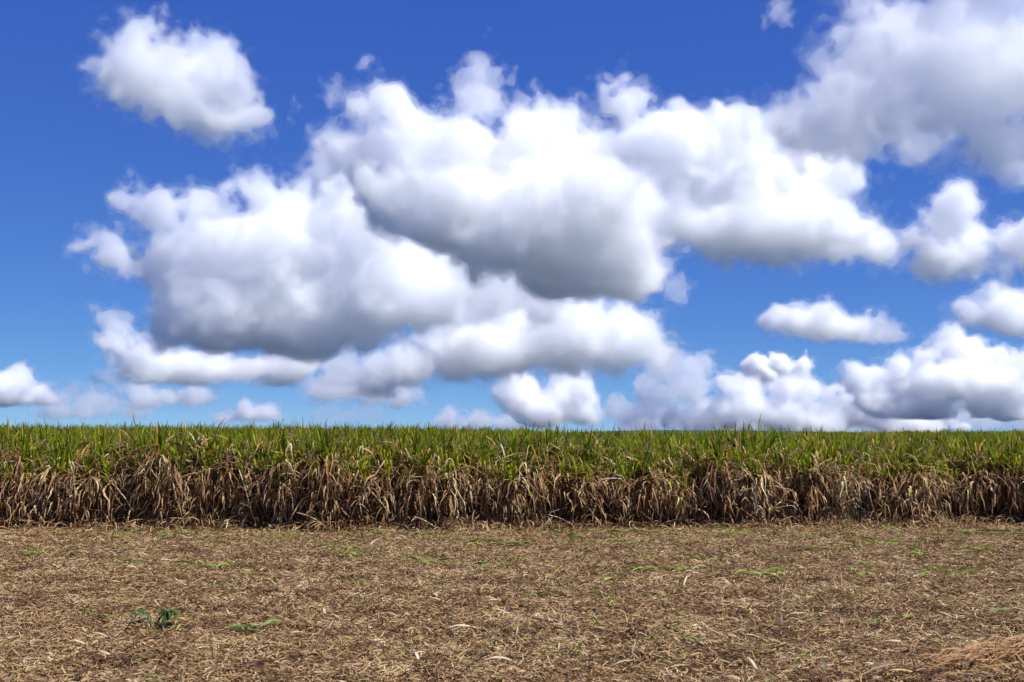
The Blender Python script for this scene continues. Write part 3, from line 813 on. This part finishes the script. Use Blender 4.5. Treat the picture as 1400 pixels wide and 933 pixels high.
CLOUDS = [
 dict(seed=1, Y=2500, vox=2.4, wisp=0.75, tau=1.8, blobs=[(185,60,48),(250,85,64),(300,115,58),(215,115,70),(160,112,40),(285,150,54),(330,165,36),(125,105,24),(245,150,40),(350,195,18)],
      label='small soft white cloud alone in the blue, high above the left of the field'),
 dict(seed=2, Y=4700, vox=3.2, wisp=0.3, tau=4.8, soft=0.7, grain=0.7, base=402, depth=1.5, blobs=[(750,310,150,85),(495,140,42),(545,187,66),(662,132,44),(630,217,84),(740,197,74),(790,207,52),(470,210,44),(560,260,80),(620,300,80),(720,280,100),(800,335,95),(690,320,90),(850,370,74),(770,375,80)],
      label='largest cloud, with a broad flat dark grey base, in the middle of the sky'),
 dict(seed=3, Y=6000, vox=3.0, wisp=0.25, tau=4.2, soft=0.5, depth=0.75, grain=0.65, base=400, blobs=[(1040,320,170,55),(858,132,44),(900,205,84),(975,225,95),(1070,245,92),(1150,245,62),(1010,320,78),(1110,325,66),(1185,340,44),(1000,175,42),(900,290,84),(1060,345,50)],
      label='brilliant white billowing cloud rising behind the dark grey-based cloud'),
 dict(seed=4, Y=2600, vox=3.9, wisp=0.8, tau=1.5, depth=0.6, blobs=[(1200,25,76),(1300,60,116),(1390,90,116),(1260,120,76),(1180,135,50),(1120,165,42),(1150,100,34),(1350,180,62),(1410,190,66),(1075,185,30),(1340,-30,90),(1320,95,185,120),(1190,145,120,46),(1390,205,80,36),(1100,185,46,24),(1230,60,110,70)],
      label='big ragged cloud with torn edges, highest over the right of the field'),
 dict(seed=5, Y=9000, vox=3.0, wisp=0.25, tau=3.2, soft=0.6, grain=0.62, base=494, blobs=[(370,430,210,60),(200,285,46),(280,288,52),(345,255,40),(400,282,52),(160,350,40),(260,360,90),(360,350,98),(450,340,80),(520,325,62),(520,405,76),(420,425,84),(300,425,88),(590,420,60),(235,450,50),(470,270,50),(560,370,60),(500,300,50),(600,375,50)],
      label='long heaped white cloud with grey underside above the left half of the field'),
 dict(seed=6, Y=15000, vox=2.4, wisp=0.3, tau=5, base=528, blobs=[(320,504,200,26),(240,500,110,34),(145,440,26),(165,470,34),(190,490,36),(275,508,30),(390,502,44),(470,512,40)],
      label='thin pale cloud band showing below the long heaped white cloud'),
 dict(seed=7, Y=12500, vox=2.8, wisp=0.25, tau=4.5, grain=0.6, soft=0.8, base=540, blobs=[(720,480,190,45),(575,345,46),(640,365,50),(610,395,44),(690,430,60),(780,450,66),(850,465,60),(620,465,60),(680,485,60),(565,500,50),(520,520,46),(450,535,36),(900,485,40),(920,410,22)],
      label='grey and white cloud bank tucked below the dark grey-based cloud'),
 dict(seed=8, Y=22000, vox=2.2, wisp=0.2, tau=5, base=586, blobs=[(760,565,60,20),(718,532,28),(782,535,38),(700,548,22),(745,560,40),(800,565,30)],
      label='small round white cloud just above the skyline near the middle of the field'),
 dict(seed=9, Y=20000, vox=2.5, wisp=0.3, tau=3.2, soft=0.7, base=602, blobs=[(1060,572,190,26)] + heap(9, 850, 1270, [(850,540),(905,492),(955,472),(985,500),(1040,505),(1100,515),(1150,528),(1190,515),(1230,535),(1280,560)], 27, 2),
      label='wide low bank of grey cloud lying along the skyline'),
 dict(seed=10, Y=26000, vox=2.2, wisp=0.15, tau=9, soft=0.5, base=530, blobs=[(1065,515,50,14),(1035,505,22),(1065,500,24),(1095,505,20),(1050,520,24)],
      label='small bright white cloud crest peeping over the low grey cloud bank'),
 dict(seed=11, Y=8200, vox=2.4, wisp=0.4, tau=3.5, base=470, blobs=[(1135,448,85,22),(1085,440,36),(1130,440,38),(1060,445,26),(1180,450,30),(1220,460,22)],
      label='short oblong grey-white cloud floating alone below the brilliant white cloud'),
 dict(seed=12, Y=14500, vox=2.5, wisp=0.3, tau=3.4, soft=0.7, base=572, blobs=[(1310,525,120,34)] + heap(12, 1180, 1420, [(1180,495),(1210,490),(1250,470),(1305,440),(1345,465),(1380,480),(1420,470)], 30, 3),
      label='lumpy white cloud bank low over the right end of the field'),
 dict(seed=13, Y=5600, vox=2.4, wisp=0.5, tau=3.5, base=392, blobs=[(1330,365,80,22),(1312,290,34),(1330,330,52),(1250,328,32),(1285,360,46),(1370,340,48),(1405,360,44),(1315,262,20)],
      label='small upright ragged white cloud right of the brilliant white cloud'),
 dict(seed=14, Y=7600, vox=2.4, wisp=0.35, tau=3.5, base=462, blobs=[(1375,435,60,22),(1365,415,38),(1315,422,20),(1400,430,44),(1380,440,40)],
      label='small puffy cloud under the upright ragged white cloud'),
 dict(seed=15, Y=19000, vox=2.0, wisp=0.3, tau=4, base=556, blobs=[(20,545,60,14),(25,518,26),(8,538,30),(50,540,24),(75,548,16)],
      label='small white cloud low on the skyline over the left end of the field'),
 dict(seed=16, Y=24000, vox=2.2, wisp=0.5, tau=1.6, base=562, grain=0.8, blobs=[(230,545,95,16),(270,543,28),(190,540,26),(150,522,20),(100,535,18)],
      label='faint grey cloud streak low under the pale cloud band'),
 dict(seed=17, Y=30000, vox=2.2, wisp=0.4, tau=2.2, base=584, grain=0.8, blobs=[(345,566,60,14),(335,558,20),(365,564,22),(300,570,18)],
      label='tiny white cloud scrap on the skyline under the pale cloud band'),
 dict(seed=18, Y=28000, vox=2.2, wisp=0.5, tau=1.6, base=592, grain=0.8, blobs=[(650,578,75,14),(615,572,20),(650,570,22),(690,578,24)],
      label='faint low cloud scrap on the skyline beside the small round cloud'),
 dict(seed=21, Y=2900, vox=3.0, wisp=0.85, tau=1.1, grain=1.0, blobs=[(1150,165,110,46),(1130,140,44),(1170,105,42),(1085,190,40),(1200,165,50),(1165,195,42),(1260,195,60,34)],
      label='torn translucent cloud shreds trailing below and beside the big ragged cloud'),
 dict(seed=24, Y=10500, vox=3.2, wisp=0.55, tau=2.4, grain=0.7, blobs=[(470,225,56),(505,270,60),(560,325,66),(620,350,66),(680,395,56),(440,265,46),(740,415,50),(600,300,60)],
      label='soft pale cloud veil joining the long heaped cloud to the dark grey-based cloud'),
 dict(seed=25, Y=26000, vox=2.4, wisp=0.5, tau=1.3, base=588, grain=0.8, blobs=[(130,560,110,16),(70,552,26),(130,550,28),(190,560,26),(480,570,70,12),(440,566,20),(510,568,20)],
      label='faint haze-like cloud streak along the skyline over the left of the field'),
 dict(seed=22, Y=17000, vox=2.4, wisp=0.45, tau=1.8, base=560, grain=0.8, blobs=[(490,540,90,18),(450,535,26),(500,532,28),(550,545,26)],
      label='soft grey cloud tail hanging below the left end of the grey and white bank'),
 dict(seed=23, Y=32000, vox=2.4, wisp=0.35, tau=2.6, base=604, grain=0.8, blobs=[(1010,574,200,26),(1290,575,130,22),(1250,568,34),(1330,565,36),(1400,570,36),(880,575,30),(960,568,34),(1050,570,34),(1130,575,34),(1200,578,60,16)],
      label='lowest hazy cloud layer along the skyline under the wide grey bank'),
 dict(seed=19, Y=2300, vox=1.8, wisp=0.9, tau=0.3, blobs=[(1065,12,20),(1080,25,14),(1050,30,10)],
      label='wisp of thin cloud drifting left of the big ragged cloud'),
 dict(seed=20, Y=24000, vox=2.0, wisp=0.2, tau=5, base=590, blobs=[(1302,586,26,5),(1300,580,12),(1320,584,12),(1285,586,10)],
      label='tiny bright cloud on the skyline under the lumpy white cloud bank'),
]
for c in CLOUDS:
    build_cloud(**c)
